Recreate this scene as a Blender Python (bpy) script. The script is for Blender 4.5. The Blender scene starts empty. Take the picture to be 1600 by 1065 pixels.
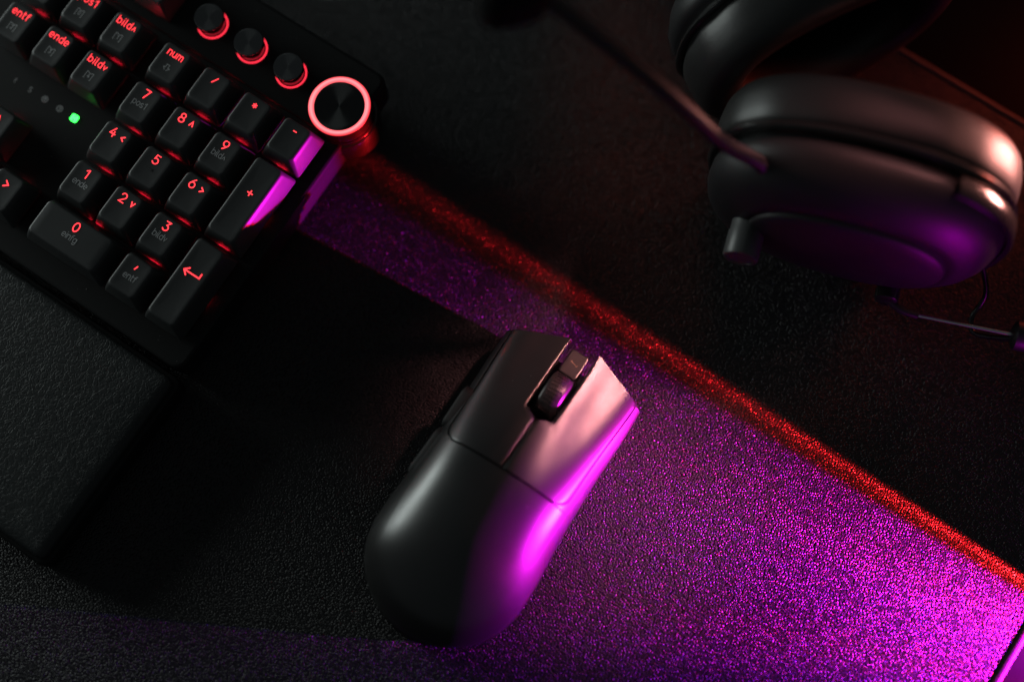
import bpy, bmesh, math, random
from mathutils import Vector, Matrix
random.seed(7)
MM = 0.001
sc = bpy.context.scene
COL = sc.collection

# ------------------------------------------------------------------ camera
TILT = math.radians(16.0)
DIST = 0.55024
cam_d = bpy.data.cameras.new('camera')
cam = bpy.data.objects.new('camera', cam_d); COL.objects.link(cam)
cam.location = (0.0, -math.sin(TILT) * DIST, math.cos(TILT) * DIST)
cam.rotation_euler = (TILT, 0, 0)
cam_d.sensor_width = 36.0
cam_d.lens = 2200 / 1600 * 36.0
cam_d.clip_start = 0.02; cam_d.clip_end = 30
cam_d.dof.use_dof = True
cam_d.dof.focus_distance = 0.533
cam_d.dof.aperture_fstop = 1.85
cam_d.dof.aperture_blades = 9
sc.camera = cam

# ------------------------------------------------------------------ world, lamps, exposure
w = bpy.data.worlds.new('World'); sc.world = w; w.use_nodes = True
w.node_tree.nodes['Background'].inputs[0].default_value = (0.75, 0.85, 0.9, 1)
w.node_tree.nodes['Background'].inputs[1].default_value = 0.055
sc.view_settings.view_transform = 'Standard'
sc.view_settings.look = 'None'
sc.view_settings.exposure = 0; sc.view_settings.gamma = 1
sc.render.engine = 'CYCLES'
sc.cycles.use_denoising = True
sc.cycles.sample_clamp_indirect = 4.0
sc.cycles.max_bounces = 6

def aim(o, d):
    o.rotation_euler = Vector(d).to_track_quat('-Z', 'Y').to_euler()

def half_beam(name, loc, edge_deg, color, power, radius, profile, blend=0.022):
    """low LED lamp with a shutter: lights only the side below its straight beam edge"""
    l = bpy.data.lights.new(name, 'SPOT'); l.energy = power; l.color = color
    l.shadow_soft_size = radius * MM; l.spot_size = math.radians(178.5); l.spot_blend = blend
    o = bpy.data.objects.new(name, l); COL.objects.link(o)
    o.location = [c * MM for c in loc]
    a = math.radians(180 - edge_deg)            # beam edge direction, towards upper left
    n = Vector((-math.sin(a), math.cos(a), 0))  # left of it = below the edge
    aim(o, n)
    # beam profile: full near the edge, weaker towards the far side of the fan
    l.use_nodes = True; nt = l.node_tree; em = nt.nodes['Emission']
    tc = nt.nodes.new('ShaderNodeTexCoord')
    dt = nt.nodes.new('ShaderNodeVectorMath'); dt.operation = 'DOT_PRODUCT'
    nt.links.new(tc.outputs['Normal'], dt.inputs[0]); dt.inputs[1].default_value = (0, 0, -1)
    rp = nt.nodes.new('ShaderNodeValToRGB'); cr = rp.color_ramp; cr.interpolation = 'B_SPLINE' if len(profile) < 5 else 'EASE'
    while len(cr.elements) < len(profile): cr.elements.new(0.5)
    for e, (p, v) in zip(cr.elements, profile): e.position = p; e.color = (v / 3, v / 3, v / 3, 1)
    mu = nt.nodes.new('ShaderNodeMath'); mu.operation = 'MULTIPLY'; mu.inputs[1].default_value = 3.0
    nt.links.new(dt.outputs['Value'], rp.inputs[0]); nt.links.new(rp.outputs[0], mu.inputs[0]); nt.links.new(mu.outputs[0], em.inputs['Strength'])
    return o

half_beam('red_led_lamp', (268.3, -144.7, 13), 35.7, (1.0, 0.012, 0.02), 40.0, 1.2, [(0.0, 3.0), (0.026, 3.0), (0.048, 0.55), (0.10, 0.72), (0.20, 1.0), (0.40, 0.50), (0.56, 0.02)])
half_beam('violet_led_lamp', (267, -146.5, 13), 33.9, (0.13, 0.004, 1.0), 39.0, 1.2, [(0.0, 0.55), (0.04, 0.60), (0.10, 0.78), (0.20, 1.0), (0.40, 0.50), (0.56, 0.02)])

def area(name, loc, target, size, size_y, color, power, spread=180):
    l = bpy.data.lights.new(name, 'AREA'); l.energy = power; l.color = color
    l.shape = 'RECTANGLE'; l.size = size; l.size_y = size_y; l.spread = math.radians(spread)
    o = bpy.data.objects.new(name, l); COL.objects.link(o)
    o.location = loc; aim(o, Vector(target) - Vector(loc))
    return o

area('salmon_lamp', (0.35, 0.17, 0.365), (0.052, -0.034, 0.022), 0.12, 0.055, (1.0, 0.37, 0.36), 0.031, 7)
area('red_orange_lamp', (0.315, 0.088, 0.060), (0.178, 0.045, 0.06), 0.05, 0.05, (1.0, 0.36, 0.30), 0.075, 34)
area('rear_red_fill', (0.035, 0.30, 0.07), (0.05, 0.058, 0.0), 0.03, 0.03, (1.0, 0.13, 0.06), 0.0022, 24)  # unseen fill, added to bring faint red specks onto the upper pad
area('dim_red_lamp', (0.285, 0.135, 0.028), (0.18, 0.105, 0.0), 0.02, 0.02, (1.0, 0.10, 0.05), 0.035, 110)
area('purple_lamp', (0.235, -0.165, 0.030), (0.166, 0.012, 0.050), 0.05, 0.05, (0.9, 0.0, 1.0), 0.010, 34)
area('soft_white_lamp', (-0.66, 0.35, 0.145), (0.0, 0.0, 0.03), 0.46, 0.18, (0.9, 1.0, 0.97), 2.4)

# ------------------------------------------------------------------ materials
def mat(name, base=(0.02, 0.02, 0.02), rough=0.5, spec=0.5, metal=0.0, bump=None, aniso=None, rvar=0.0):
    m = bpy.data.materials.new(name); m.use_nodes = True
    nt = m.node_tree; b = nt.nodes['Principled BSDF']
    b.inputs['Base Color'].default_value = (*base, 1)
    b.inputs['Roughness'].default_value = rough
    b.inputs['Specular IOR Level'].default_value = spec
    b.inputs['Metallic'].default_value = metal
    tc = nt.nodes.new('ShaderNodeTexCoord')
    if bump:
        scale, dist, kind = bump
        t = nt.nodes.new('ShaderNodeTexNoise' if kind == 'noise' else 'ShaderNodeTexVoronoi')
        t.inputs['Scale'].default_value = scale
        nt.links.new(tc.outputs['Object'], t.inputs['Vector'])
        bp = nt.nodes.new('ShaderNodeBump'); bp.inputs['Distance'].default_value = dist * MM
        bp.inputs['Strength'].default_value = 1.0
        nt.links.new(t.outputs[0], bp.inputs['Height'])
        nt.links.new(bp.outputs[0], b.inputs['Normal'])
    if rvar:
        t2 = nt.nodes.new('ShaderNodeTexNoise'); t2.inputs['Scale'].default_value = 45; t2.inputs['Detail'].default_value = 5
        nt.links.new(tc.outputs['Object'], t2.inputs['Vector'])
        mr = nt.nodes.new('ShaderNodeMapRange')
        mr.inputs['To Min'].default_value = rough - rvar; mr.inputs['To Max'].default_value = rough + rvar
        mr.inputs['From Min'].default_value = 0.3; mr.inputs['From Max'].default_value = 0.7
        nt.links.new(t2.outputs[0], mr.inputs['Value']); nt.links.new(mr.outputs[0], b.inputs['Roughness'])
    return m

def emit(name, color, strength, base=(0.02, 0.005, 0.005)):
    m = mat(name, base, 0.4)
    b = m.node_tree.nodes['Principled BSDF']
    b.inputs['Emission Color'].default_value = (*color, 1)
    b.inputs['Emission Strength'].default_value = strength
    return m

M = {}
M['cap'] = mat('keycap_plastic', (0.030, 0.032, 0.032), 0.46, 0.4, bump=(5200, 0.012, 'noise'), rvar=0.05)
M['case'] = mat('keyboard_case', (0.010, 0.0105, 0.0105), 0.62, 0.14, bump=(4200, 0.01, 'noise'), rvar=0.06)
M['plate'] = mat('switch_plate', (0.010, 0.010, 0.010), 0.55, 0.3)
M['legend'] = emit('legend_red', (1.0, 0.042, 0.055), 2.1)
M['print'] = mat('printed_legend', (0.42, 0.43, 0.43), 0.6, 0.3)
M['led'] = emit('backlight_led', (1.0, 0.01, 0.035), 22.0)
M['ring'] = emit('button_ring', (1.0, 0.03, 0.06), 1.7)
M['green'] = emit('green_indicator', (0.03, 1.0, 0.07), 7.0, (0.0, 0.02, 0.0))
M['rubber'] = mat('matte_rubber', (0.010, 0.010, 0.010), 0.65, 0.3)
M['groove'] = mat('wheel_channel', (0.006, 0.006, 0.006), 0.6, 0.2)
M['mouse'] = mat('mouse_plastic', (0.012, 0.012, 0.012), 0.33, 0.8, bump=(6500, 0.004, 'noise'), rvar=0.03)
M['wheel'] = mat('wheel_rubber', (0.020, 0.020, 0.020), 0.33, 0.5)
M['gloss'] = mat('black_gloss', (0.008, 0.008, 0.008), 0.22, 0.5)
M['hleather'] = mat('cushion_leather', (0.012, 0.012, 0.012), 0.44, 0.5, bump=(1500, 0.05, 'vor'))
M['hplastic'] = mat('headset_plastic', (0.008, 0.008, 0.009), 0.47, 0.45, rvar=0.04)
M['hgloss'] = mat('headset_trim', (0.012, 0.012, 0.012), 0.2, 0.5)
M['steel'] = mat('slider_steel', (0.55, 0.56, 0.56), 0.22, 0.5, 1.0)
M['foam'] = mat('microphone_foam', (0.008, 0.008, 0.008), 0.95, 0.1, bump=(900, 0.4, 'vor'))
M['fabric'] = mat('speaker_fabric', (0.010, 0.010, 0.010), 0.9, 0.1, bump=(1400, 0.15, 'vor'))
M['desk'] = mat('desk_top', (0.0035, 0.0035, 0.0035), 0.7, 0.05, bump=(300, 0.03, 'noise'))
M['thread'] = mat('edge_thread', (0.030, 0.028, 0.028), 0.5, 0.5)
M['hole'] = mat('dark_liner', (0.004, 0.004, 0.004), 0.9, 0.1)

def spun_metal():
    """turned metal face: grooves run in circles about the object's own z axis"""
    m = mat('turned_metal', (0.13, 0.135, 0.135), 0.2, 0.5, 1.0)
    nt = m.node_tree; b = nt.nodes['Principled BSDF']
    b.inputs['Anisotropic'].default_value = 0.92
    tn = nt.nodes.new('ShaderNodeTangent'); tn.direction_type = 'RADIAL'; tn.axis = 'Z'
    nt.links.new(tn.outputs[0], b.inputs['Tangent'])
    return m
M['spun'] = spun_metal()
m = spun_metal(); m.name = 'dial_face'; m.node_tree.nodes['Principled BSDF'].inputs['Base Color'].default_value = (0.05, 0.052, 0.052, 1)
m.node_tree.nodes['Principled BSDF'].inputs['Roughness'].default_value = 0.36
M['dial'] = m

def dial_ring_mat():
    m = emit('dial_ring_light', (1, 0.1, 0.12), 1.6)
    nt = m.node_tree; b = nt.nodes['Principled BSDF']
    tc = nt.nodes.new('ShaderNodeTexCoord'); sx = nt.nodes.new('ShaderNodeSeparateXYZ')
    nt.links.new(tc.outputs['Object'], sx.inputs[0])
    cx = nt.nodes.new('ShaderNodeCombineXYZ')
    nt.links.new(sx.outputs[0], cx.inputs[0]); nt.links.new(sx.outputs[1], cx.inputs[1])
    ln = nt.nodes.new('ShaderNodeVectorMath'); ln.operation = 'LENGTH'
    nt.links.new(cx.outputs[0], ln.inputs[0])
    mr = nt.nodes.new('ShaderNodeMapRange'); mr.inputs['From Min'].default_value = 9.5 * MM; mr.inputs['From Max'].default_value = 12.1 * MM
    nt.links.new(ln.outputs['Value'], mr.inputs['Value'])
    rp = nt.nodes.new('ShaderNodeValToRGB'); r = rp.color_ramp
    r.elements[0].position = 0.0; r.elements[0].color = (0.35, 0.004, 0.01, 1)
    r.elements[1].position = 1.0; r.elements[1].color = (0.40, 0.004, 0.01, 1)
    e = r.elements.new(0.25); e.color = (1, 0.14, 0.16, 1)
    e = r.elements.new(0.55); e.color = (1, 0.26, 0.28, 1)
    e = r.elements.new(0.8); e.color = (1, 0.10, 0.12, 1)
    nt.links.new(mr.outputs[0], rp.inputs[0]); nt.links.new(rp.outputs[0], b.inputs['Emission Color'])
    return m
M['dialring'] = dial_ring_mat()

def leather_mat():
    m = mat('wrist_rest_leather', (0.018, 0.021, 0.021), 0.5, 0.3)
    nt = m.node_tree; b = nt.nodes['Principled BSDF']
    tc = nt.nodes.new('ShaderNodeTexCoord')
    ns = nt.nodes.new('ShaderNodeTexNoise'); ns.inputs['Scale'].default_value = 260; ns.inputs['Detail'].default_value = 2
    nt.links.new(tc.outputs['Object'], ns.inputs['Vector'])
    mp = nt.nodes.new('ShaderNodeMix'); mp.data_type = 'VECTOR'; mp.inputs[0].default_value = 0.006
    nt.links.new(tc.outputs['Object'], mp.inputs[4]); nt.links.new(ns.outputs['Color'], mp.inputs[5])
    v = nt.nodes.new('ShaderNodeTexVoronoi'); v.feature = 'DISTANCE_TO_EDGE'; v.inputs['Scale'].default_value = 500
    nt.links.new(mp.outputs[1], v.inputs['Vector'])
    mr = nt.nodes.new('ShaderNodeMapRange'); mr.inputs['From Max'].default_value = 0.16; mr.interpolation_type = 'SMOOTHSTEP'
    nt.links.new(v.outputs[0], mr.inputs['Value'])
    n2 = nt.nodes.new('ShaderNodeTexNoise'); n2.inputs['Scale'].default_value = 1500; n2.inputs['Detail'].default_value = 3
    nt.links.new(tc.outputs['Object'], n2.inputs['Vector'])
    ad = nt.nodes.new('ShaderNodeMath'); ad.operation = 'MULTIPLY_ADD'; ad.inputs[1].default_value = 0.12
    nt.links.new(n2.outputs[0], ad.inputs[0]); nt.links.new(mr.outputs[0], ad.inputs[2])
    bp = nt.nodes.new('ShaderNodeBump'); bp.inputs['Distance'].default_value = 0.06 * MM
    nt.links.new(ad.outputs[0], bp.inputs['Height']); nt.links.new(bp.outputs[0], b.inputs['Normal'])
    return m
M['leather'] = leather_mat()

def pad_mat():
    """coated black mouse pad: a dense pebble of small glossy beads, each with its own height"""
    m = mat('pad_surface', (0.0125, 0.012, 0.0125), 0.44, 0.28)
    nt = m.node_tree; b = nt.nodes['Principled BSDF']; N = nt.nodes.new; K = nt.links.new
    tc = N('ShaderNodeTexCoord')
    wob = N('ShaderNodeTexNoise'); wob.inputs['Scale'].default_value = 260; K(tc.outputs['Object'], wob.inputs['Vector'])
    wm = N('ShaderNodeVectorMath'); wm.operation = 'MULTIPLY_ADD'; wm.inputs[1].default_value = (0.0006, 0.0006, 0)
    K(wob.outputs['Color'], wm.inputs[0]); K(tc.outputs['Object'], wm.inputs[2])
    SC = 1250.0
    v = N('ShaderNodeTexVoronoi'); v.voronoi_dimensions = '2D'; v.inputs['Scale'].default_value = SC
    K(wm.outputs[0], v.inputs['Vector'])
    d = N('ShaderNodeVectorMath'); d.operation = 'SUBTRACT'
    K(wm.outputs[0], d.inputs[0]); K(v.outputs['Position'], d.inputs[1])
    flat = N('ShaderNodeVectorMath'); flat.operation = 'MULTIPLY'; flat.inputs[1].default_value = (SC, SC, 0)
    K(d.outputs[0], flat.inputs[0])
    sp = N('ShaderNodeSeparateColor'); K(v.outputs['Color'], sp.inputs[0])
    hgt = N('ShaderNodeMapRange'); hgt.inputs['To Min'].default_value = 0.25; hgt.inputs['To Max'].default_value = 2.1
    K(sp.outputs[0], hgt.inputs['Value'])
    tilt = N('ShaderNodeVectorMath'); tilt.operation = 'SCALE'; K(flat.outputs[0], tilt.inputs[0]); K(hgt.outputs[0], tilt.inputs['Scale'])
    vt = N('ShaderNodeVectorTransform'); vt.vector_type = 'VECTOR'; vt.convert_from = 'OBJECT'; vt.convert_to = 'WORLD'
    K(tilt.outputs[0], vt.inputs[0])
    ns = N('ShaderNodeTexNoise'); ns.inputs['Scale'].default_value = 2600; ns.inputs['Detail'].default_value = 2
    K(tc.outputs['Object'], ns.inputs['Vector'])
    bp = N('ShaderNodeBump'); bp.inputs['Distance'].default_value = 0.10 * MM
    K(ns.outputs[0], bp.inputs['Height'])
    a = N('ShaderNodeVectorMath'); a.operation = 'ADD'
    K(bp.outputs[0], a.inputs[0]); K(vt.outputs[0], a.inputs[1])
    n = N('ShaderNodeVectorMath'); n.operation = 'NORMALIZE'
    K(a.outputs[0], n.inputs[0]); K(n.outputs[0], b.inputs['Normal'])
    return m
M['pad'] = pad_mat()

# ------------------------------------------------------------------ helpers
def link(name, me, material=None, parent=None, smooth=None):
    if material is not None and not me.materials: me.materials.append(material)
    if smooth:
        me.polygons.foreach_set('use_smooth', [True] * len(me.polygons))
        if smooth < 180: me.set_sharp_from_angle(angle=math.radians(smooth))
    o = bpy.data.objects.new(name, me); COL.objects.link(o)
    if parent is not None: o.parent = parent
    return o

def mesh(name, verts, faces, material=None, parent=None, smooth=40, scale=MM):
    me = bpy.data.meshes.new(name)
    me.from_pydata([[c * scale for c in v] for v in verts], [], faces)
    bm = bmesh.new(); bm.from_mesh(me); bmesh.ops.recalc_face_normals(bm, faces=bm.faces); bm.to_mesh(me); bm.free()
    me.update()
    return link(name, me, material, parent, smooth)

def thing(name, label, cat, loc=(0, 0, 0), rot=(0, 0, 0)):
    o = bpy.data.objects.new(name, None); COL.objects.link(o)
    o.empty_display_size = 0.02
    o.location = [c * MM for c in loc]; o.rotation_euler = rot
    o['label'] = label; o['category'] = cat
    return o

class MB:
    def __init__(s): s.v = []; s.f = []
    def add(s, v, f):
        n = len(s.v); s.v += [tuple(p) for p in v]; s.f += [tuple(i + n for i in q) for q in f]; return s
    def build(s, name, material, parent=None, smooth=40): return mesh(name, s.v, s.f, material, parent, smooth)

def rrect(hx, hy, r, n=5, cx=0, cy=0):
    r = min(r, hx, hy); pts = []
    for (sx, sy, a0) in ((1, 1, 0), (-1, 1, 90), (-1, -1, 180), (1, -1, 270)):
        for k in range(n + 1):
            a = math.radians(a0 + 90 * k / n)
            pts.append((cx + sx * (hx - r) + r * math.cos(a), cy + sy * (hy - r) + r * math.sin(a)))
    return pts

def loft(loops, close=True, cap0=True, cap1=True):
    n = len(loops[0]); v = [p for l in loops for p in l]; f = []
    for i in range(len(loops) - 1):
        for k in range(n if close else n - 1):
            a, b = i * n + k, i * n + (k + 1) % n
            f.append((a, b, b + n, a + n))
    if cap0: f.append(tuple(reversed(range(n))))
    if cap1: f.append(tuple(range((len(loops) - 1) * n, len(loops) * n)))
    return v, f

def slab(hx, hy, z0, z1, r=2, bev=0.6, cx=0, cy=0, n=5):
    L = []
    for (ins, z) in ((bev, z0), (0, z0 + bev), (0, z1 - bev), (bev * 0.3, z1 - bev * 0.3), (bev, z1), (bev * 1.4 + 0.05, z1)):
        L.append([(x, y, z) for x, y in rrect(hx - ins, hy - ins, max(r - ins, 0.05), n, cx, cy)])
    return loft(L)

def lathe(profile, n=48, cap0=True, cap1=True):
    L = [[(r * math.cos(2 * math.pi * k / n), r * math.sin(2 * math.pi * k / n), z) for k in range(n)] for r, z in profile]
    return loft(L, True, cap0, cap1)

def tube(path, rad, n=10, caps=True):
    P = [Vector(p) for p in path]; R = rad if isinstance(rad, (list, tuple)) else [rad] * len(P)
    L = []; up = Vector((0, 0, 1))
    for i, p in enumerate(P):
        t = (P[min(i + 1, len(P) - 1)] - P[max(i - 1, 0)]).normalized()
        if abs(t.dot(up)) > 0.97: up = Vector((1, 0, 0))
        s = t.cross(up).normalized(); q = s.cross(t).normalized(); up = q
        L.append([tuple(p + (s * math.cos(2 * math.pi * k / n) + q * math.sin(2 * math.pi * k / n)) * R[i]) for k in range(n)])
    return loft(L, True, caps, caps)

def smooth_path(pts, n=8):
    P = [Vector(p) for p in pts]; out = []
    for i in range(len(P) - 1):
        p0 = P[max(i - 1, 0)]; p1 = P[i]; p2 = P[i + 1]; p3 = P[min(i + 2, len(P) - 1)]
        for k in range(n):
            t = k / n
            out.append(0.5 * ((2 * p1) + (p2 - p0) * t + (2 * p0 - 5 * p1 + 4 * p2 - p3) * t * t + (3 * p1 - p0 - 3 * p2 + p3) * t ** 3))
    out.append(P[-1]); return [tuple(p) for p in out]

def lerp_tab(tab, x):
    """smooth (monotone cubic) look-up in [(x, value), ...] with rising x"""
    if x <= tab[0][0]: return tab[0][1]
    if x >= tab[-1][0]: return tab[-1][1]
    n = len(tab)
    d = [(tab[i + 1][1] - tab[i][1]) / (tab[i + 1][0] - tab[i][0]) for i in range(n - 1)]
    def slope(i):
        if i == 0: return d[0]
        if i == n - 1: return d[-1]
        return 0 if d[i - 1] * d[i] <= 0 else 2 * d[i - 1] * d[i] / (d[i - 1] + d[i])
    for i in range(n - 1):
        if x <= tab[i + 1][0]:
            h = tab[i + 1][0] - tab[i][0]; t = (x - tab[i][0]) / h
            m0, m1 = slope(i) * h, slope(i + 1) * h
            return ((2 * t ** 3 - 3 * t * t + 1) * tab[i][1] + (t ** 3 - 2 * t * t + t) * m0 + (-2 * t ** 3 + 3 * t * t) * tab[i + 1][1] + (t ** 3 - t * t) * m1)

# ---- a single-line alphabet drawn with round-ended strokes
def arc(cx, cy, rx, ry, a0, a1, n=10):
    return [(cx + rx * math.cos(math.radians(a0 + (a1 - a0) * k / n)), cy + ry * math.sin(math.radians(a0 + (a1 - a0) * k / n))) for k in range(n + 1)]
X = 0.70
GLYPH = {
 '0': (0.62, [arc(.31, .5, .31, .5, 90, 450, 22)]),
 '1': (0.36, [[(0, .78), (.30, 1), (.30, 0)]]),
 '2': (0.60, [arc(.30, .70, .29, .30, 165, -35, 10) + [(.02, .0), (.60, 0)]]),
 '3': (0.58, [[(.03, 1), (.54, 1), (.26, .60)] + arc(.26, .30, .31, .30, 90, -150, 10)]),
 '4': (0.64, [[(.40, 1), (.02, .30), (.64, .30)], [(.45, .58), (.45, 0)]]),
 '5': (0.58, [[(.54, 1), (.10, 1), (.06, .56)] + arc(.26, .32, .32, .32, 115, -150, 11)]),
 '6': (0.62, [[(.46, 1), (.30, .86)] + arc(.31, .32, .31, .32, 140, 500, 20)]),
 '7': (0.58, [[(0, 1), (.58, 1), (.20, 0)]]),
 '8': (0.62, [arc(.31, .75, .25, .25, 270, 630, 16), arc(.31, .26, .31, .26, 90, 450, 18)]),
 '9': (0.62, [[(.16, 0), (.32, .14)] + arc(.31, .68, .31, .32, -40, 320, 20)]),
 'a': (0.52, [arc(.25, X / 2, .25, X / 2, 0, 360, 16), [(.50, X), (.50, 0)]]),
 'b': (0.54, [[(0, 1), (0, .02)], arc(.26, X / 2, .26, X / 2, 180, -180, 16)]),
 'd': (0.54, [[(.52, 1), (.52, .0)], arc(.26, X / 2, .26, X / 2, 0, 360, 16)]),
 'e': (0.54, [[(.02, X * .5), (.52, X * .5)] + arc(.27, X / 2, .26, X / 2, 0, 310, 15)]),
 'f': (0.34, [[(.36, 1)] + arc(.26, .84, .14, .16, 90, 180, 5) + [(.12, 0)], [(0, X), (.33, X)]]),
 'g': (0.54, [arc(.26, X / 2, .26, X / 2, 0, 360, 16), [(.52, X), (.52, -.10)] + arc(.28, -.10, .24, .18, 0, -150, 7)]),
 'i': (0.06, [[(.03, X), (.03, 0)], [(.03, .96), (.03, .99)]]),
 'l': (0.16, [[(.03, 1), (.03, .14)] + arc(.16, .13, .13, .13, 180, 270, 4)]),
 'm': (0.80, [[(0, X), (0, 0)], [(0, .45)] + arc(.20, .48, .20, .22, 180, 0, 8) + [(.40, 0)], [(.40, .45)] + arc(.60, .48, .20, .22, 180, 0, 8) + [(.80, 0)]]),
 'n': (0.48, [[(0, X), (0, 0)], [(0, .42)] + arc(.24, .45, .24, .25, 180, 0, 9) + [(.48, 0)]]),
 'o': (0.54, [arc(.27, X / 2, .27, X / 2, 90, 450, 18)]),
 'p': (0.54, [[(0, X), (0, -.30)], arc(.26, X / 2, .26, X / 2, 180, -180, 16)]),
 's': (0.44, [arc(.22, X * .745, .19, X * .25, 40, 240, 8) + arc(.22, X * .255, .21, X * .255, 70, -145, 8)]),
 't': (0.34, [[(.12, .94), (.12, .16)] + arc(.27, .15, .15, .15, 180, 275, 5), [(0, X), (.34, X)]]),
 'u': (0.48, [[(0, X)] + arc(.24, .25, .24, .25, 180, 360, 9) + [(.48, X)], [(.48, .3), (.48, 0)]]),
 'v': (0.46, [[(.02, X), (.23, .08), (.44, X)]]),
 'S': (0.58, [arc(.30, .74, .26, .26, 40, 250, 10) + arc(.30, .25, .28, .25, 70, -145, 10)]),
 '^': (0.46, [[(.02, .12), (.23, .62), (.44, .12)]]),
 'V': (0.46, [[(.02, .58), (.23, .10), (.44, .58)]]),
 '<': (0.46, [[(.42, .60), (.06, .33), (.42, .06)]]),
 '>': (0.46, [[(.04, .60), (.40, .33), (.04, .06)]]),
 '/': (0.46, [[(0.02, .10), (.44, .80)]]),
 '*': (0.54, [[(.27, .72), (.27, .18)], [(.05, .58), (.49, .32)], [(.05, .32), (.49, .58)]]),
 '-': (0.40, [[(.03, .42), (.40, .42)]]),
 '+': (0.56, [[(.28, .70), (.28, .14)], [(0, .42), (.56, .42)]]),
 ',': (0.30, [[(.20, .62), (.06, .22)]]),
}
def stroke_mesh(polys, wid, zfun, h, mb=None):
    """each polyline becomes a raised ribbon with round ends"""
    mb = mb or MB()
    for pi, P in enumerate(polys):
        Q = [Vector((p[0], p[1])) for p in P]
        Q = [q for i, q in enumerate(Q) if i == 0 or (q - Q[i - 1]).length > 1e-5]
        n = len(Q)
        if n < 2: continue
        L = []; Rr = []
        closed = (Q[0] - Q[-1]).length < 1e-4
        for i in range(n):
            if closed and i in (0, n - 1): t0 = (Q[-1] - Q[-2]).normalized(); t1 = (Q[1] - Q[0]).normalized()
            else:
                t0 = (Q[i] - Q[i - 1]).normalized() if i else (Q[1] - Q[0]).normalized()
                t1 = (Q[i + 1] - Q[i]).normalized() if i < n - 1 else t0
            t = t0 + t1
            t = t.normalized() if t.length > 1e-4 else t1
            nn = Vector((-t.y, t.x)); c = max(0.45, nn.dot(Vector((-t0.y, t0.x))))
            L.append(Q[i] + nn * wid / 2 / c); Rr.append(Q[i] - nn * wid / 2 / c)
        if closed: loop_sets = None
        hh = h + 0.006 * pi
        top = []
        base = len(mb.v)
        def V(p, z): mb.v.append((p.x, p.y, zfun(p.x, p.y) + z)); return len(mb.v) - 1
        lt = [V(p, hh) for p in L]; rt = [V(p, hh) for p in Rr]
        lb = [V(p, -0.03) for p in L]; rb = [V(p, -0.03) for p in Rr]
        for i in range(n - 1):
            mb.f += [(lt[i], rt[i], rt[i + 1], lt[i + 1]), (lb[i], lt[i], lt[i + 1], lb[i + 1]), (rt[i], rb[i], rb[i + 1], rt[i + 1])]
        if not closed:
            for (e, sgn, a_t, b_t, a_b, b_b) in ((0, -1, lt[0], rt[0], lb[0], rb[0]), (n - 1, 1, rt[-1], lt[-1], rb[-1], lb[-1])):
                d = (Q[1] - Q[0]).normalized() if e == 0 else (Q[-1] - Q[-2]).normalized()
                d = d * sgn; nn = Vector((-d.y, d.x))
                pt = [a_t]; pb = [a_b]
                s = nn * (wid / 2)
                for k in range(1, 5):
                    a = math.pi * k / 5
                    p = Q[e] - s * math.cos(a) + d * (wid / 2) * math.sin(a)
                    pt.append(V(p, hh)); pb.append(V(p, -0.03))
                pt.append(b_t); pb.append(b_b)
                mb.f.append(tuple(pt))
                for k in range(5): mb.f.append((pt[k], pt[k + 1], pb[k + 1], pb[k]))
    return mb

def text_polys(s, size, cx, cy, gap=0.20, small=0.62):
    """centred at cx; baseline at cy; ^ V < > after other characters are drawn small"""
    adv = []; x = 0
    for ch in s:
        if ch == ' ': x += 0.30; continue
        wd, ps = GLYPH[ch]
        adv.append((x, ch)); x += wd + gap
    x -= gap
    out = []
    for x0, ch in adv:
        for P in GLYPH[ch][1]: out.append([(cx + (x0 - x / 2 + px) * size, cy + py * size) for px, py in P])
    return out

# ------------------------------------------------------------------ setting: desk
desk = mesh('desk', *(lambda v, f: (v, f))([(-1500, -1500, -3.2), (1500, -1500, -3.2), (1500, 1500, -3.2), (-1500, 1500, -3.2)], [(0, 1, 2, 3)]), M['desk'], None, None)
desk['kind'] = 'structure'

# ------------------------------------------------------------------ mouse pad
PROT = math.radians(-34.8)
pad = thing('mouse_pad', 'large black glitter textured mouse pad with stitched edge under everything', 'mouse pad', (0, 0, 0), (0, 0, PROT))
PX0, PX1, PY0, PY1 = -679.4, 220.6, -260.0, 196.7
EW = 3.4
mb = MB(); mb.add(*slab((PX1 - PX0) / 2 - EW, (PY1 - PY0) / 2 - EW, -3.0, 0.0, 9, 0.5, (PX0 + PX1) / 2, (PY0 + PY1) / 2))
mb.build('pad_surface', M['pad'], pad, None)
# overlocked rim: a rounded cord round the pad
prof = [(-1.5, -3.0), (-1.75, -1.4), (-1.4, -0.5), (-0.6, -0.1), (0.4, -0.05), (1.3, -0.5), (1.75, -1.4), (1.5, -3.0)]
L = []
for (ins, z) in prof + [prof[0]]:
    L.append([(x, y, z) for x, y in rrect((PX1 - PX0) / 2 - EW / 2 + 0.15 - ins, (PY1 - PY0) / 2 - EW / 2 + 0.15 - ins, 10 - ins, 6, (PX0 + PX1) / 2, (PY0 + PY1) / 2)])
v, f = loft(L, True, False, False)
mb = MB(); mb.add(v, f); mb.build('edge_binding', M['rubber'], pad, 60)
def stitch(mb, x, y, ang, j):
    # a short rounded thread lying slantwise over the rim
    c, s = math.cos(ang), math.sin(ang)
    pts = []
    for t in (-1.75, -1.3, -0.5, 0.5, 1.3, 1.75):
        z = 0.05 - 0.42 * (abs(t) / 1.75) ** 2.4 * 2.4 + j * 0.05
        pts.append((x + c * t * 0.25 - s * t, y + s * t * 0.25 + c * t, z))
    mb.add(*tube(pts, 0.36, 6))
mb = MB()
y = PY1 - EW / 2 + 0.15
k = -120.0
while k < PX1 - 9:
    stitch(mb, k, y, random.uniform(-.12, .12), random.random()); k += 0.78 + random.uniform(-.05, .05)
x = PX1 - EW / 2 + 0.15
k = -150.0
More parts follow.
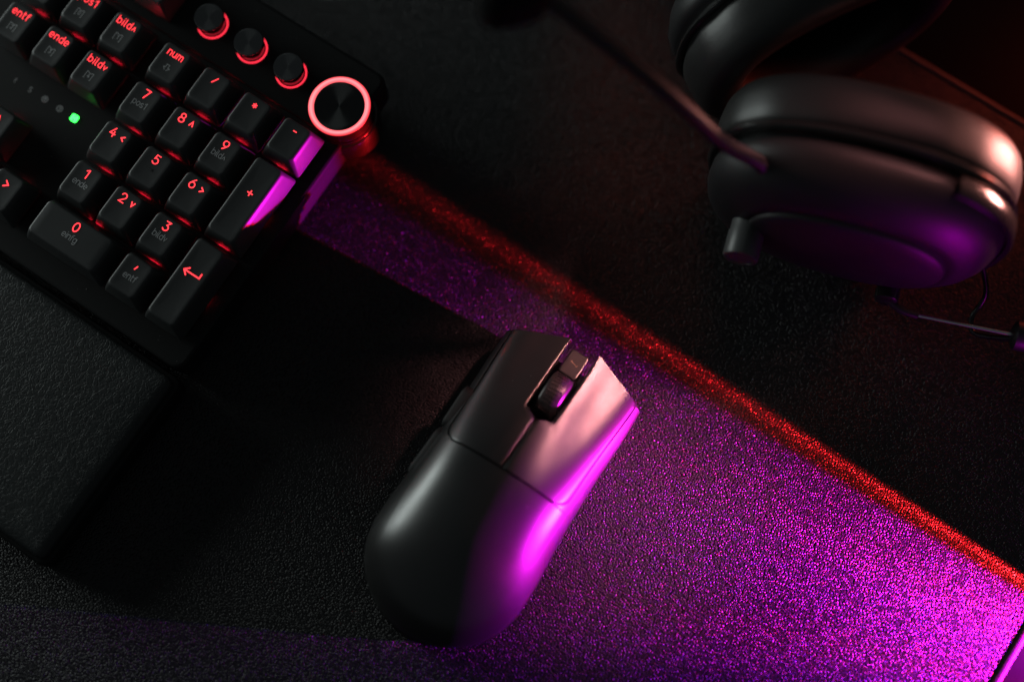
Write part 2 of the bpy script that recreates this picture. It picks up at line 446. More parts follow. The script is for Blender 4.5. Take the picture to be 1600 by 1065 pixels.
while k < PY1 - 9:
    stitch(mb, x, k, -math.pi / 2 + random.uniform(-.12, .12), random.random()); k += 0.78 + random.uniform(-.05, .05)
st = mb.build('edge_stitching', M['thread'], pad, 60); st['kind'] = 'stuff'

# ------------------------------------------------------------------ keyboard
KROT = math.radians(-33.75); KPITCH = math.radians(4.7)
R2 = Vector((math.cos(KROT), math.sin(KROT), 0)); C2 = Vector((R2.y, -R2.x, 0))
leg5 = Vector((-135.3, 62.3, 33.0))
CAPB, CAPH = 3.2, 8.8
k5 = leg5 + C2 * 3.4 + Vector((0, 0, -0.3)) - Vector((0, 0, CAPB + CAPH))
kb = thing('keyboard', 'black mechanical keyboard with red backlit keys and a volume dial', 'keyboard', k5, (KPITCH, 0, KROT))
U = 19.05
RIGHT, FRONT, REAR, LEFT = 53.0, -57.0, 82.0, -330.0
# case: a tray with a rim, one key well over the whole field, plain top at the rear
cxk, cyk = (RIGHT + LEFT) / 2, (REAR + FRONT) / 2; hxk, hyk = (RIGHT - LEFT) / 2, (REAR - FRONT) / 2
mb = MB()
L = []
for ins, z in ((2.5, -15.5), (0.6, -14.0), (0.0, -8.0), (0.8, -5.0), (0.9, -4.2), (0.0, -3.4), (0.0, 0.2), (0.3, 1.0), (0.9, 1.4), (1.5, 1.4)):
    L.append([(x, y, z) for x, y in rrect(hxk - ins, hyk - ins, max(5 - ins, 1.5), 6, cxk, cyk)])
mb.add(*loft(L))
mb.build('case', M['case'], kb, 35)
# raised frame in front of and beside the key field, and the flat deck at the rear
def deck(name, x0, x1, y0, y1, z1=2.2, r=1.5):
    m_ = MB(); m_.add(*slab((x1 - x0) / 2, (y1 - y0) / 2, 1.0, z1, r, 0.5, (x0 + x1) / 2, (y0 + y1) / 2)); return m_.build(name, M['case'], kb, 35)
deck('rear_deck', LEFT + 1.2, RIGHT - 1.2, 49.6, REAR - 1.2, 2.4, 3.5)

def cap_mesh(wu, hu, seed):
    hx, hy = (wu * U - 1.05) / 2, (hu * U - 1.05) / 2
    tx, ty = hx - 3.05, hy - 2.0
    oy = 0.55
    dish = lambda x: -0.32 * (1 - min(1, (x / max(tx, 6.0)) ** 2)) if wu == 1 else -0.10
    L = []
    for t in (0, 0.25, 0.5, 0.75, 0.93):
        z = CAPH * t; e = t ** 1.15
        L.append([(x, y, z) for x, y in rrect(hx + (tx - hx) * e, hy + (ty - hy) * e, 1.1 + 0.8 * e, 5, 0, oy * e)])
    for ins, dz in ((0.06, 0.30), (0.25, 0.10), (0.55, 0.0)):
        L.append([(x, y, CAPH - dz + dish(x) * (0.9 if dz < .2 else 0.4)) for x, y in rrect(tx - ins, ty - ins, 1.7, 5, 0, oy)])
    for fct in (0.8, 0.55, 0.3, 0.08):
        L.append([(x, y, CAPH + dish(x)) for x, y in [(px * fct, oy + (py - oy) * fct) for px, py in rrect(tx - 0.55, ty - 0.55, 1.7, 5, 0, oy)]])
    v, f = loft(L, True, False, True)
    return v, f, dish, tx, ty, oy

cap_cache = {}
def key(i, j, wu=1, hu=1, main='', msize=3.6, mx=0.0, sub='', ssize=2.5, icon=None, extra=None, led=True, sx=0.0):
    if (wu, hu) not in cap_cache:
        v, f, dish, tx, ty, oy = cap_mesh(wu, hu, 0)
        o = mesh('key_cap', v, f, M['cap'], kb, 50)
        cap_cache[(wu, hu)] = (o.data, dish, tx, ty, oy)
    else:
        o = link('key_cap', cap_cache[(wu, hu)][0], None, kb)
    me, dish, tx, ty, oy = cap_cache[(wu, hu)]
    o.location = (i * U * MM, -j * U * MM, CAPB * MM)
    o.rotation_euler = (random.uniform(-.006, .006), random.uniform(-.006, .006), random.uniform(-.004, .004))
    zf = lambda x, y: CAPH + dish(x)
    top = oy + (ty - 1.2 if hu == 1 else 5.4)
    if main:
        base = top - msize - 0.2
        P = text_polys(main, msize, mx, base, 0.27)
        stroke_mesh(P, (0.115 if len(main) == 1 else 0.095) * msize + 0.04, zf, 0.10).build('legend', M['legend'], o, 0)
    if extra:
        ch, es, ex, ey = extra
        P = text_polys(ch, es, ex, top - 3.6 + ey)
        stroke_mesh(P, 0.5, zf, 0.10).build('legend', M['legend'], o, 0)
    if sub:
        P = text_polys(sub, ssize, sx, top - 3.6 - 3.9, 0.17)
        stroke_mesh(P, 0.26, zf, 0.03).build('printed_legend', M['print'], o, 0)
    if icon:
        stroke_mesh([[(sx + px, top - 8.1 + py) for px, py in P] for P in icon], 0.24, zf, 0.03).build('printed_legend', M['print'], o, 0)
    if led:
        # backlight lens on the plate behind the key
        mbl = MB(); mbl.add(*slab(2.5, 0.45, 0.0, 0.5, 0.4, 0.12, 0, 0, 3))
        if 'led' not in cap_cache:
            q = mbl.build('backlight_led', M['led'], kb, 40); cap_cache['led'] = q.data
        else: q = link('backlight_led', cap_cache['led'], None, kb)
        q.location = (i * U * MM, (-j * U + hu * U / 2 - 1.7) * MM, 1.42 * MM)
    return o

def macro_icon(n):
    b = [[(-1.5, 1.5), (-0.9, 1.5), (-0.6, 1.15), (0.6, 1.15), (0.9, 1.5), (1.5, 1.5), (1.5, -1.5), (0.9, -1.5), (0.6, -1.15), (-0.6, -1.15), (-0.9, -1.5), (-1.5, -1.5), (-1.5, 1.5)]]
    return b + text_polys(n, 1.5, 0, -0.75)
hollow_arrow = [[(-0.6, 1.5), (-0.6, 0.1), (-1.4, 0.1), (0, -1.5), (1.4, 0.1), (0.6, 0.1), (0.6, 1.5), (-0.6, 1.5)]]
key(-1, -2, main='num', msize=2.9, icon=hollow_arrow)
key(0, -2, main='/', msize=3.4)
key(1, -2, main='*', msize=3.4)
key(2, -2, main='-', msize=3.4)
key(-1, -1, main='7', sub='pos1')
key(0, -1, main='8', mx=-1.6, extra=('^', 3.4, 3.0, 0.2))
key(1, -1, main='9', sub='bildv'.replace('v', '^'))
key(2, -0.5, 1, 2, main='+', msize=3.8)
key(-1, 0, main='4', mx=-1.6, extra=('<', 3.4, 3.0, 0.1))
k_five = key(0, 0, main='5')
stroke_mesh([[(-0.8, 0.0), (0.8, 0.0)]], 0.5, lambda x, y: CAPH - 0.30, 0.25).build('homing_bar', M['cap'], k_five, 0)
key(1, 0, main='6', mx=-1.6, extra=('>', 3.4, 3.0, 0.1))
key(-1, 1, main='1', sub='ende')
key(0, 1, main='2', mx=-1.6, extra=('V', 3.4, 3.0, 0.1))
key(1, 1, main='3', sub='bildv')
k_ent = key(2, 1.5, 1, 2)
ap = [[(3.4, 6.0), (3.4, 4.2), (-3.3, 4.2)], [(-1.9, 5.7), (-3.5, 4.2), (-1.9, 2.7)]]
stroke_mesh(ap, 0.55, lambda x, y: CAPH - 0.28 * (1 - (x / 6) ** 2), 0.10).build('legend', M['legend'], k_ent, 0)
key(-0.5, 2, 2, 1, main='0', mx=0.0, sub='einfg')
key(1, 2, main=',', msize=3.6, sub='entf')
key(-2.25, -2, main='bild^', msize=3.0, icon=macro_icon('1'))
key(-3.25, -2, main='pos1', msize=3.0, icon=macro_icon('0'))
key(-2.25, -1, main='bildV', msize=3.0, icon=macro_icon('4'))
key(-3.25, -1, main='ende', msize=3.0, icon=macro_icon('3'))
key(-4.25, -1, main='entf', msize=3.0, icon=macro_icon('2'))
key(-4.25, -2)
key(-3.25, 1, main='^', msize=4.4)
key(-2.25, 2, main='>', msize=4.4)
key(-3.25, 2, main='V', msize=4.4)
key(-2.25, -3.3, led=False); key(-3.25, -3.3, led=False); 

for (i, j) in ((2, -0.5), (2, 1.5)):      # extra LEDs, added for the red glow beside the two tall keys
    q = link('backlight_led', cap_cache['led'], None, kb)
    q.location = ((i * U + 6.9) * MM, -j * U * MM, 1.42 * MM); q.rotation_euler = (0, 0, math.pi / 2)

# status lights between the arrow and the navigation keys
zc = lambda x, y: 1.42
for n, (dx, mname) in enumerate(((-42.4, 'green'), (-49.8, 'print'), (-57.2, 'print'), (-64.6, 'print'), (-72.0, 'print'))):
    if n == 0:
        P = [[(px, py) for px, py in rrect(1.25, 1.25, 0.5, 3)] + [rrect(1.25, 1.25, 0.5, 3)[0]], [(-0.5, -0.7), (-0.5, 0.6), (0.5, -0.6), (0.5, 0.7)]]
        wd = 0.42
    elif n in (1, 2):
        P = [arc(0, 0, 1.15, 1.15, 0, 360, 20)] + (text_polys('1', 1.2, 0, -0.6) if n == 1 else [[(0, -.5), (0, .6)], [(-.4, .2), (0, .6), (.4, .2)]]); wd = 0.3
    else:
        P = text_polys('S' if n == 3 else 't', 2.0, 0, -1.0); wd = 0.22
    q = stroke_mesh(P, wd, zc, 0.35 if n == 0 else 0.05).build('status_light', M[mname], kb, 0)
    q.location = (dx * MM, 1.7 * MM, 0)
    if mname == 'green': q['label'] = 'lit green num lock indicator'

# media buttons with glowing skirts
for n, bx in enumerate((-19.0, 0.3, 19.4)):
    b = bpy.data.objects.new('media_button', None)
    mbx = MB(); mbx.add(*lathe([(5.2, 2.4), (5.3, 6.6), (5.95, 7.0), (6.0, 8.4), (5.75, 8.9)], 48, True, False)); 
    pf = [(5.75, 8.9), (5.4, 9.02)] + [(5.4 * k / 10, 9.02 - 0.25 * (1 - (k / 10) ** 2)) for k in range(9, 0, -1)] + [(0.05, 8.78)]
    mbx.add(*lathe(pf, 48, False, True))
    b = mbx.build('media_button', M['spun'], kb, 30)
    b.location = (bx * MM, 62.9 * MM, 0)
    mbx = MB(); mbx.add(*lathe([(6.2, 2.2), (6.2, 2.55), (6.0, 2.75), (5.7, 2.75), (5.6, 2.45)], 48, False, False))
    mbx.build('light_ring', M['ring'], b, 40)

# volume dial at the rear right corner
dial = MB(); n = 96
L = []
for r, z in ((11.6, 2.0), (12.1, 2.8)):
    L.append([(r * math.cos(2 * math.pi * k / n), r * math.sin(2 * math.pi * k / n), z) for k in range(n)])
for z in (3.0, 9.6):
    L.append([((12.2 - (0.28 if k % 2 else 0)) * math.cos(2 * math.pi * k / n), (12.2 - (0.28 if k % 2 else 0)) * math.sin(2 * math.pi * k / n), z) for k in range(n)])
L.append([(12.15 * math.cos(2 * math.pi * k / n), 12.15 * math.sin(2 * math.pi * k / n), 10.0) for k in range(n)])
dial.add(*loft(L))
DX, DY = 46.0, 60.2
d = dial.build('volume_dial', M['gloss'], kb, 30); d.location = (DX * MM, DY * MM, 0)
mbx = MB(); mbx.add(*lathe([(12.1, 10.0), (11.9, 10.45), (11.2, 10.75), (10.4, 10.75), (9.95, 10.45), (9.8, 10.0)], 96, False, False)); mbx.build('light_ring', M['dialring'], d, 60)
mbx = MB(); mbx.add(*lathe([(9.8, 9.8), (9.75, 10.3), (9.3, 10.42)] + [(9.3 * k / 8, 10.42 - 0.3 * (1 - (k / 8) ** 2)) for k in range(7, 0, -1)] + [(0.05, 10.12)], 64, True, True)); mbx.build('dial_face', M['dial'], d, 30)
mbx = MB(); mbx.add(*lathe([(13.6, -12), (13.9, -6), (13.9, -1.0), (13.3, 0.6), (12.6, 0.9), (12.3, 2.6)], 96, False, False)); q = mbx.build('dial_collar', M['gloss'], kb, 40); q.location = (DX * MM, DY * MM, 0)
for fx in (40.0, -300.0):
    mbx = MB(); mbx.add(*slab(9, 4, -26.5, -15.0, 1.5, 0.5, fx, 66)); mbx.build('foot', M['rubber'], kb)

# ------------------------------------------------------------------ wrist rest
wr = thing('wrist_rest', 'black padded leather wrist rest along the front of the keyboard', 'wrist rest', (k5.x, k5.y, 0), (0, 0, KROT))
WX1, WX0, WY1, WY0 = 54.6, -330.0, -58.4, -143.0
hx, hy, cx, cy = (WX1 - WX0) / 2, (WY1 - WY0) / 2, (WX1 + WX0) / 2, (WY1 + WY0) / 2
mb = MB(); L = []
for ins, z in ((1.0, 0.2), (0.2, 1.2), (0.0, 9.5), (0.5, 10.6), (1.4, 11.0)):
    L.append([(x, y, z + 1.6 * (y - cy) / hy * (z > 5)) for x, y in rrect(hx - ins, hy - ins, 4 - ins * .5, 6, cx, cy)])
mb.add(*loft(L)); mb.build('tray', M['case'], wr, 40)
mb = MB(); L = []
for ins, z in ((2.2, 10.4), (1.95, 12.0), (2.2, 13.2), (2.7, 13.9), (3.6, 14.4), (6, 14.8), (12, 15.1), (22, 15.3), (32, 15.4), (39, 15.4)):
    L.append([(x, y, z + 1.6 * (y - cy) / hy) for x, y in rrect(hx - ins, hy - ins, max(1, 3.4 - ins * .05), 6, cx, cy)])
mb.add(*loft(L)); mb.build('leather_pad', M['leather'], wr, 180)

# ------------------------------------------------------------------ mouse
MA = math.radians(57.5)
mouse = thing('computer_mouse', 'matte black wireless mouse lying on the pad between keyboard and headset', 'mouse', (27.6, -8.2, 0), (0, 0, MA - math.pi / 2))
HT = [(-124.6, 8), (-123.5, 11.5), (-121, 16.5), (-117, 21.8), (-112, 26.3), (-104, 31.6), (-95, 35.4), (-84, 37.6), (-74, 37.4), (-58, 34.8), (-45, 31.8), (-30, 28.0), (-15, 24.4), (0, 21.0), (4, 20.2)]
WT = [(-124.6, 2.5), (-123.6, 7.5), (-121, 14.2), (-117, 20.6), (-112, 25.5), (-104, 29.8), (-95, 31.6), (-84, 31.4), (-70, 30.3), (-55, 29.7), (-40, 29.6), (-20, 30.0), (-8, 29.7), (0, 29.2)]
Z0T = [(-124.6, 6.5), (-118, 9), (-100, 13), (-60, 12.5), (-20, 11.0), (0, 10)]
def Hd(x, y, groove=True):
    h = lerp_tab(HT, y); W = lerp_tab(WT, y); z0 = lerp_tab(Z0T, y)
    q = min(0.9999, abs(x) / W)
    g = max(0, min(1, (y + 90) / 34)); g = g * g * (3 - 2 * g)
    z = z0 + (h - z0) * (1 - q ** (2.05 + 0.45 * g)) ** (0.56 - 0.04 * g)
    if groove:
        t = max(0, min(1, (y + 62) / 40)); t = t * t * (3 - 2 * t)
        z -= 1.5 * t * math.exp(-((abs(x) - 15.5) / 7.5) ** 2)
    return z
SEAM = -58.0
def xe(y): return lerp_tab([(-124.6, .6 * 2.5), (-121, 9), (-112, 19), (-100, 24.5), (-80, 26.0), (-58, 26.0), (-40, 26.3), (-8, 27.9), (0, 28.2)], y)
ys = [-124.55, -124.2, -123.5, -122.3, -120.5, -118, -115, -111.5, -107, -102, -96, -90, -84, -78, -72, -67, -63, -60.2, -58.5, SEAM - 0.25]
front = [SEAM + 0.12, SEAM + 0.6, SEAM + 1.2, SEAM + 2.0, SEAM + 3.2, SEAM + 4.4, SEAM + 5.4, -51, -48, -42, -36, -30, -24, -18, -13, -9.2, -8.2]
def section(y, front_zone):
    W = lerp_tab(WT, y); z0 = lerp_tab(Z0T, y); e = min(xe(y), W * 0.93)
    if front_zone and y < SEAM + 5.35:
        d = max(0.0, y - SEAM - 0.12); e -= 5.0 - math.sqrt(max(0, 25 - (5.0 - min(5, d + 0.02)) ** 2))
    half = [(W * 0.80, 0.6), (W * 0.90, 1.6), (W * 0.955, 5), (W * 0.985, 9)]
    zt = Hd(e, y)
    for k in range(9):       # outer wall from the widest level up to the button line
        t = k / 8; x = W - (W - e) * (1 - math.cos(t * math.pi / 2)) if k else W
        z = z0 if k == 0 else Hd(x, y)
        if k == 8: z = zt
        half.append((x, z))
    if front_zone:
        half += [(e - 0.12, zt - 0.15), (e - 0.25, zt - 2.6)]
        top = [(e * k / 8, Hd(e * k / 8, y) - (3.2 if e * k / 8 > 7.5 else 9)) for k in range(7, -1, -1)]
    else:
        half += [(e - 0.12, Hd(e - .12, y)), (e - 0.25, Hd(e - .25, y))]
        top = [(e * k / 8, Hd(e * k / 8, y)) for k in range(7, -1, -1)]
    right = half + top
    return [(x, y, z) for x, z in right] + [(-x, y, z) for x, z in reversed(right[:-1])]
L = [section(y, False) for y in ys] + [section(y, True) for y in front]
v, f = loft(L, True, True, True)
shell = mesh('shell', v, f, M['mouse'], mouse, 32)

def button(sgn, name):
    rows = [SEAM + 0.35 + d for d in (0, 0.25, 0.6, 1.2, 2.0, 3.2, 4.6, 6)] + [-50 + 1.6 * k for k in range(0, 12)] + [-35.0, -34.4, -33.9, -33.3, -32.4, -31, -29, -26.5, -24, -21, -18, -15, -12, -9.5, -7.6]
    rows += [-7.2 + 0.45 * k for k in range(15)] + [-0.55, -0.3, -0.15]
    V = []; nc = 26
    for ri, y in enumerate(rows):
        xin = 0.28
        if y > -35: xin = 0.28 + 5.75 * min(1, math.sqrt(max(0, 1 - (1 - min(1, (y + 35) / 3.0)) ** 2)))
        xo = xe(y) - 0.42
        d = y - (SEAM + 0.35); r = 5.0
        if d < r: xo -= r - math.sqrt(max(0, r * r - (r - d) ** 2))
        if y > -7.6: xo = 6.4 + (xe(-7.6) - 0.42 - 6.4) * (max(0, -y) / 7.6) ** 1.0
        if y > -0.3: xo = max(xo, 7.0)
        for c in range(nc):
            t = c / (nc - 1)
            # crowd columns at both borders for a small edge radius
            if c == 0: x = xin
            elif c == nc - 1: x = xo
            else:
                g = min(0.35, (xo - xin) * 0.1); x = xin + g + (xo - xin - 2 * g) * (c - 1) / (nc - 3)
            edge = 0.0
            if c in (0, nc - 1): edge = 0.34
            if ri == 0 or ri == len(rows) - 1: edge = 0.34
            V.append((sgn * x, y, Hd(x, y) - edge + 0.05))
    F = []
    nr = len(rows)
    for i in range(nr - 1):
        for c in range(nc - 1):
            a = i * nc + c; F.append((a, a + 1, a + nc + 1, a + nc))
    # downward skirt round the border
    bd = [c for c in range(nc)] + [i * nc + nc - 1 for i in range(1, nr)] + [(nr - 1) * nc + c for c in range(nc - 2, -1, -1)] + [i * nc for i in range(nr - 2, 0, -1)]
    base = len(V)
    for b_ in bd:
        x, y, z = V[b_]; V.append((x, y, z - 2.1))
    m_ = len(bd)
    for k in range(m_): F.append((bd[k], bd[(k + 1) % m_], base + (k + 1) % m_, base + k))
    return mesh(name, V, F, M['mouse'], mouse, 55)
button(-1, 'left_button'); button(1, 'right_button')

# wheel with rows of small bumps, the button ahead of it, the channel they sit in
wl = []; nseg = 96
for x, r in ((-4.3, 6.5), (-4.3, 9.8), (-3.9, 10.5), (-3.3, 10.9), (3.3, 10.9), (3.9, 10.5), (4.3, 9.8), (4.3, 6.5)):
    wl.append([(x, r * math.cos(2 * math.pi * k / nseg), r * math.sin(2 * math.pi * k / nseg)) for k in range(nseg)])
mb = MB(); mb.add(*loft(wl))
wheel = mb.build('scroll_wheel', M['wheel'], mouse, 35)
wheel.location = (0, -23.2 * MM, 16.7 * MM)
mb = MB()
for k in range(44):
    a = 2 * math.pi * k / 44
    for c in range(7):
        x = -2.7 + 0.9 * c + (0.22 if k % 2 else -0.22); 
        if abs(x) > 2.85: continue
        ring = []
        for rr, hgt in ((0.36, 10.85), (0.30, 11.12), (0.12, 11.2)):
            ring.append([(x + rr * math.cos(t), (hgt) * math.cos(a) - rr * math.sin(t) * math.sin(a), hgt * math.sin(a) + rr * math.sin(t) * math.cos(a)) for t in [2 * math.pi * s / 6 for s in range(6)]])
        mb.add(*loft(ring, True, False, True))
q = mb.build('tread_dots', M['wheel'], wheel, 50); q['kind'] = 'stuff'
mb = MB(); L = []
for ins, dz in ((0.0, -6), (0.0, -0.5), (0.15, -0.15), (0.5, 0), (0.8, 0)):
    L.append([(x, y, 21.9 + dz - 0.20 * (y + 9)) for x, y in rrect(3.9 - ins, 5.4 - ins, 0.9, 4, 0, -8.4)])
mb.add(*loft(L)); dpi = mb.build('sensitivity_button', M['gloss'], mouse, 40)
dpi.data.materials[0] = M['mouse']
mk = [[(-1.6, 0.5), (-1.2, 0.9)], [(-1.5, 0.55), (1.3, -0.25)], [(1.3, -0.25), (1.55, 0.2)], [(1.0, -.55), (1.55, -.3)]]
stroke_mesh([[(x, y - 8.4) for x, y in P] for P in mk], 0.16, lambda x, y: 21.9 - 0.20 * (y + 9), 0.03).build('button_mark', mat('gold_print', (0.7, 0.5, 0.3), 0.4, 0.5, 0.6), dpi, 0)
# thumb buttons on the left flank
for y0, y1 in ((-74.8, -54.6), (-53.6, -36.2)):
    L = []
    N = 14
    for k in range(N + 1):
        y = y0 + (y1 - y0) * k / N; W = lerp_tab(WT, y)
        t = min(k, N - k) / 2.0; g = min(1, t); g = math.sin(g * math.pi / 2)
        h = 2.9 * (0.45 + 0.55 * g); zc_ = 18.0 + 0.5 * (y + 55) / 20; out = W - 0.6 + 1.2 * (0.3 + 0.7 * g)
        pr = [(W - 4, -h), (out - 0.6, -h), (out, -h * 0.7), (out + 0.15, 0), (out - 0.25, h * 0.7), (out - 1.2, h), (W - 5, h)]
        L.append([(-x, y, zc_ + z) for x, z in pr])
    mb = MB(); mb.add(*loft(L)); mb.build('thumb_button', M['rubber'], mouse, 50)

# ------------------------------------------------------------------ headset
hs = thing('headset', 'black gaming headset lying on its ear cups with boom microphone', 'headset', (128, 60, 0))
HO = Vector((128, 60, 0))
NR = 72
def oval(frame, a, b, o, n=NR, ex=2.35, k0=0, k1=None):
    c, e, out = frame; up = Vector((0, 0, 1)); P = []
    rng = range(n) if k1 is None else range(k0, k1 + 1)
    for k in rng:
        t = 2 * math.pi * k / n; ct, st_ = math.cos(t), math.sin(t)
        x = a * math.copysign(abs(ct) ** (2 / ex), ct); z = b * math.copysign(abs(st_) ** (2 / ex), st_)
        P.append(tuple(c + e * x + up * z + out * o - HO))
    return P
A0, B0 = 54.0, 41.5
def frame(c, ang, flip):
    e = Vector((math.cos(ang), math.sin(ang), 0)); out = Vector((e.y, -e.x, 0)) * (1 if not flip else -1)
    return (Vector(c), e, out)
FL = frame((127.6, 44.3, 43.5), math.radians(-16.1), False)
FU = frame((113.5, 125.5, 43.5), math.radians(25.0), True)

def ear(fr, lower):
    # cushion: soft closed ring
    prof = [(-1.5, -3.0), (0.6, -3.6), (1.6, -6.0), (1.9, -10), (1.8, -15), (0.9, -20), (-1.2, -23.4), (-5.0, -25.2), (-9.5, -25.2), (-14, -23.2), (-16.5, -19), (-17, -12), (-16, -3), (-8, -2.4)]
    L = []
    for i, (dr, o) in enumerate(prof + [prof[0]]):
        ring = oval(fr, A0 + dr, B0 + dr, o)
        if 1 <= i <= 7:   # creases gathered at the seam
            rr = []
            for k, p in enumerate(ring):
                s = sum(math.exp(-((k - kc) / 1.1) ** 2) for kc in (9, 13, 24, 29, 33, 47, 58, 66)) * max(0, 1 - i / 5.5)
                c = fr[0] - HO
                rr.append(tuple(Vector(p) + (c - Vector(p)).normalized() * 0.9 * s))
            ring = rr
        L.append(ring)
    v, f = loft(L, True, False, False)
    cu = mesh('ear_cushion', v, f, M['hleather'], hs, 80)
    v, f = loft([oval(fr, A0 - 15.5, B0 - 15.5, -4), oval(fr, A0 - 40, B0 - 36, -3)], True, False, True)
    mesh('speaker_fabric', v, f, M['fabric'], cu, 60)
    # seam trim between cushion and cup
    L = []
    for k in range(9):
        t = 2 * math.pi * k / 8; L.append(oval(fr, A0 + 0.9 + 1.7 * math.cos(t), B0 + 0.9 + 1.7 * math.cos(t), -1.4 + 1.7 * math.sin(t)))
    v, f = loft(L, True, False, False)
    mesh('seam_trim', v, f, M['hgloss'], hs, 80)
    # cup
    prof = [(-3, -2.5), (-1.6, 0.0), (-1.6, 1.6), (0.2, 3.2), (0.6, 7.0), (-0.4, 11.0), (-3.2, 15.5), (-7.5, 19.4), (-12.5, 22.2), (-16.0, 23.4), (-16.8, 23.0), (-17.5, 23.1)]
    L = [oval(fr, A0 + dr, B0 + dr, o) for dr, o in prof]
    v, f = loft(L, True, True, True)
    mesh('ear_cup', v, f, M['hplastic'], hs, 50)
    L = [oval(fr, A0 + dr, B0 + dr, o) for dr, o in ((-17.3, 22.6), (-17.5, 24.2), (-18.4, 24.9), (-22, 26.0), (-27, 27.2), (-32, 28.0), (-37, 28.5), (-40, 28.6))]
    v, f = loft(L, True, False, True)
    mesh('cup_plate', v, f, M['hplastic'], hs, 60)
    # bracket hugging the headband end of the cup
    L = []
    for dr, o in ((1.0, 2.2), (2.6, 2.4), (3.2, 3.2), (3.2, 9.2), (2.6, 10.0), (0.8, 10.0)):
        L.append(oval(fr, A0 + dr, B0 + dr, o, NR, 2.35, -13, 13))
    v, f = loft(L, False, False, False)
    v2 = MB(); v2.add(v, f); mesh('cup_bracket', v2.v, v2.f, M['hgloss'], hs, 50)
ear(FL, True); ear(FU, False)

def loc(fr, e, o, z): return fr[0] + fr[1] * e + fr[2] * o + Vector((0, 0, z - fr[0].z)) - HO
# volume knob on the outside of the near cup
kn = MB(); n = 60
def knob_ring(r, o, knurl=0):
    c = loc(FL, -35.5, o + 4.5, 42); e = FL[1]; up = Vector((0, 0, 1)); P = []
    for k in range(n):
        rr = r - (knurl if k % 2 else 0); t = 2 * math.pi * k / n
        P.append(tuple(c + e * rr * math.cos(t) + up * rr * math.sin(t)))
    return P
kn.add(*loft([knob_ring(6.2, 14), knob_ring(6.3, 21.5), knob_ring(6.6, 22.0, .3), knob_ring(6.6, 31.2, .3), knob_ring(6.2, 31.8), knob_ring(5.0, 32.0), knob_ring(4.8, 31.6), knob_ring(1.0, 31.4)]))
kn.build('volume_knob', mat('knob_plastic', (0.05, 0.052, 0.052), 0.42, 0.5), hs, 35)
# boom microphone
elbow = loc(FL, -38.0, 12.5, 71)
root = loc(FL, -36.5, 8.0, 60)
tip = Vector((9.8, 76.0, 132)) - HO
path = smooth_path([root, root + (elbow - root) * 0.75 + Vector((0.5, -1, 1.0)), elbow + Vector((-3, 1.0, 4.5)), elbow + Vector((-16, 4.5, 13.0)), elbow + (tip - elbow) * 0.5 + Vector((2, -3.5, 3)), tip], 8)
m_ = MB(); m_.add(*tube(path, 2.9, 14)); m_.build('microphone_boom', M['rubber'], hs, 60)
bpy.data.objects['microphone_boom'].data.materials[0] = M['hplastic']
m_ = MB(); bc = loc(FL, -36.5, 7.0, 59)
m_.add(*tube([tuple(root + Vector((0, 0, -3))), tuple(root + Vector((0, -.2, 1.0))), tuple(root + Vector((0, -.3, 2.2)))], [5.2, 5.0, 3.6], 20)); m_.build('boom_socket', M['hplastic'], hs, 40)
dirt = (Vector(path[-1]) - Vector(path[-3])).normalized()
m_ = MB(); dirt = Vector((-0.93, -0.30, 0.2)).normalized(); pts = [tuple(Vector(tip) + Vector((1, 0, 0)) + dirt * t) for t in (-1, 1, 4, 9, 15, 20, 23, 24)]
m_.add(*tube(pts, [2.2, 5.2, 7.6, 8.6, 8.6, 7.6, 4.6, 1.0], 20)); m_.build('microphone_foam', M['foam'], hs, 80)
# wire slider, its pivot, end block, cable, headband
def slider(fr, ez, tag_):
    pv = loc(fr, 23.0, 27.5, 20)
    m_ = MB(); m_.add(*tube([tuple(pv - fr[2] * 7), tuple(pv + fr[2] * 1.2), tuple(pv + fr[2] * 2.0)], [4.6, 4.6, 3.6], 20)); m_.build('slider_pivot', M['hgloss'], hs, 40)
    bend = loc(fr, 36.0, 31.0, 19); end = loc(fr, 72.0, 29.5, 22)
    m_ = MB(); m_.add(*tube(smooth_path([pv + fr[2] * 0.5, pv + (bend - pv) * 0.5 + fr[2] * 1.5, bend], 5), 1.5, 10)); m_.build('slider_arm', M['hplastic'], hs, 60)
    m_ = MB(); m_.add(*tube([tuple(bend), tuple(end)], 0.75, 10)); m_.build('slider_rod', M['steel'], hs, 60)
    d = (end - bend).normalized()
    m_ = MB(); m_.add(*tube([tuple(end - d * 1), tuple(end), tuple(end + d * 14), tuple(end + d * 15)], [4.2, 5.6, 5.6, 4.4], 16)); m_.build('slider_block', M['hplastic'], hs, 50)
    ca = loc(fr, 52.0, 8.0, 32); cb = loc(fr, 60, 14, 16); cc = loc(fr, 58.5, 22, 8); ce = end + d * 3 + Vector((0, 0, -3))
    m_ = MB(); m_.add(*tube(smooth_path([ca, cb, cc, loc(fr, 62, 28, 8), ce], 8), 1.05, 8)); m_.build('ear_cup_cable', M['gloss'], hs, 80)
    return end + d * 12, d
e1, d1 = slider(FL, 1, '')
e2, d2 = slider(FU, 1, '')
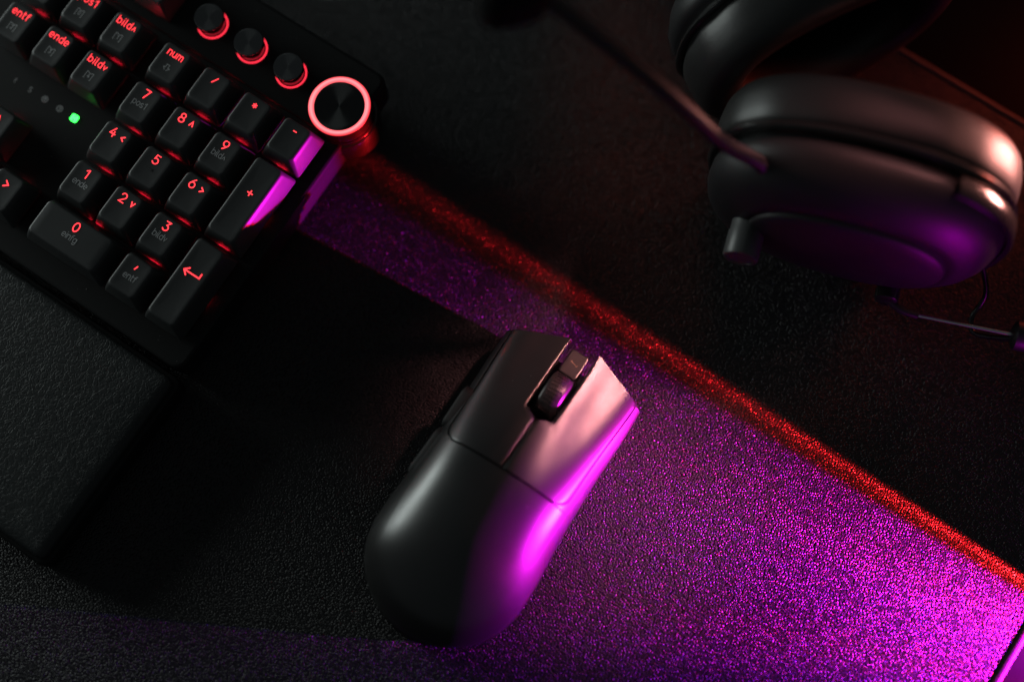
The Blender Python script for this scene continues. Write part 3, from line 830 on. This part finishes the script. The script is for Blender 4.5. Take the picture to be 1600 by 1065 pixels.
pts = smooth_path([e1, e1 + d1 * 40, e1 + d1 * 95 + (e2 - e1) * 0.18, (e1 + e2) / 2 + (d1 + d2) * 62, e2 + d2 * 95 + (e1 - e2) * 0.18, e2 + d2 * 40, e2], 8)
L = []
for i, p in enumerate(pts):
    a = Vector(pts[max(0, i - 1)]); b = Vector(pts[min(len(pts) - 1, i + 1)]); t = (b - a).normalized(); s = Vector((t.y, -t.x, 0)).normalized()
    hw = 5 + 9 * math.sin(math.pi * i / (len(pts) - 1)); th = 3.2
    L.append([tuple(Vector(p) + s * x + Vector((0, 0, z))) for x, z in ((th, -hw), (th + 1, -hw * .6), (th + 1, hw * .6), (th, hw), (-th, hw), (-th - 1, hw * .6), (-th - 1, -hw * .6), (-th, -hw))])
v, f = loft(L); mesh('headband', v, f, M['hleather'], hs, 50)

# ------------------------------------------------------------------ a little dust on the things
M['dust'] = mat('lint', (0.35, 0.34, 0.33), 0.9, 0.1)
def dust(parent, spots, name='dust_specks'):
    m_ = MB()
    for x, y, z in spots:
        r = random.uniform(0.05, 0.11); a = random.uniform(0, 6.28); l = r * random.choice((1, 1, 1, 2.5, 4))
        c, s_ = math.cos(a), math.sin(a)
        q = [(l, 0, 0), (0, r, 0), (-l, 0, 0), (0, -r, 0), (0, 0, r), (0, 0, -r)]
        m_.add([(x + px * c - py * s_, y + px * s_ + py * c, z + pz) for px, py, pz in q], [(0, 1, 4), (1, 2, 4), (2, 3, 4), (3, 0, 4), (1, 0, 5), (2, 1, 5), (3, 2, 5), (0, 3, 5)])
    o = m_.build(name, M['dust'], parent, 0); o['kind'] = 'stuff'
sp_ = []
for k in range(16):
    x, y = random.uniform(-24, 22), random.uniform(-100, -10)
    if abs(x) < 7: x -= 10
    sp_.append((x, y, Hd(x, y) + 0.10))
dust(mouse, sp_)
dust(kb, [(random.uniform(-100, 50), random.uniform(-55, -49), 1.5) for k in range(14)] + [(random.uniform(-85, -35), random.uniform(-25, 8), 1.5) for k in range(10)] + [(random.uniform(-30, 40), random.uniform(68, 78), 2.5) for k in range(8)])
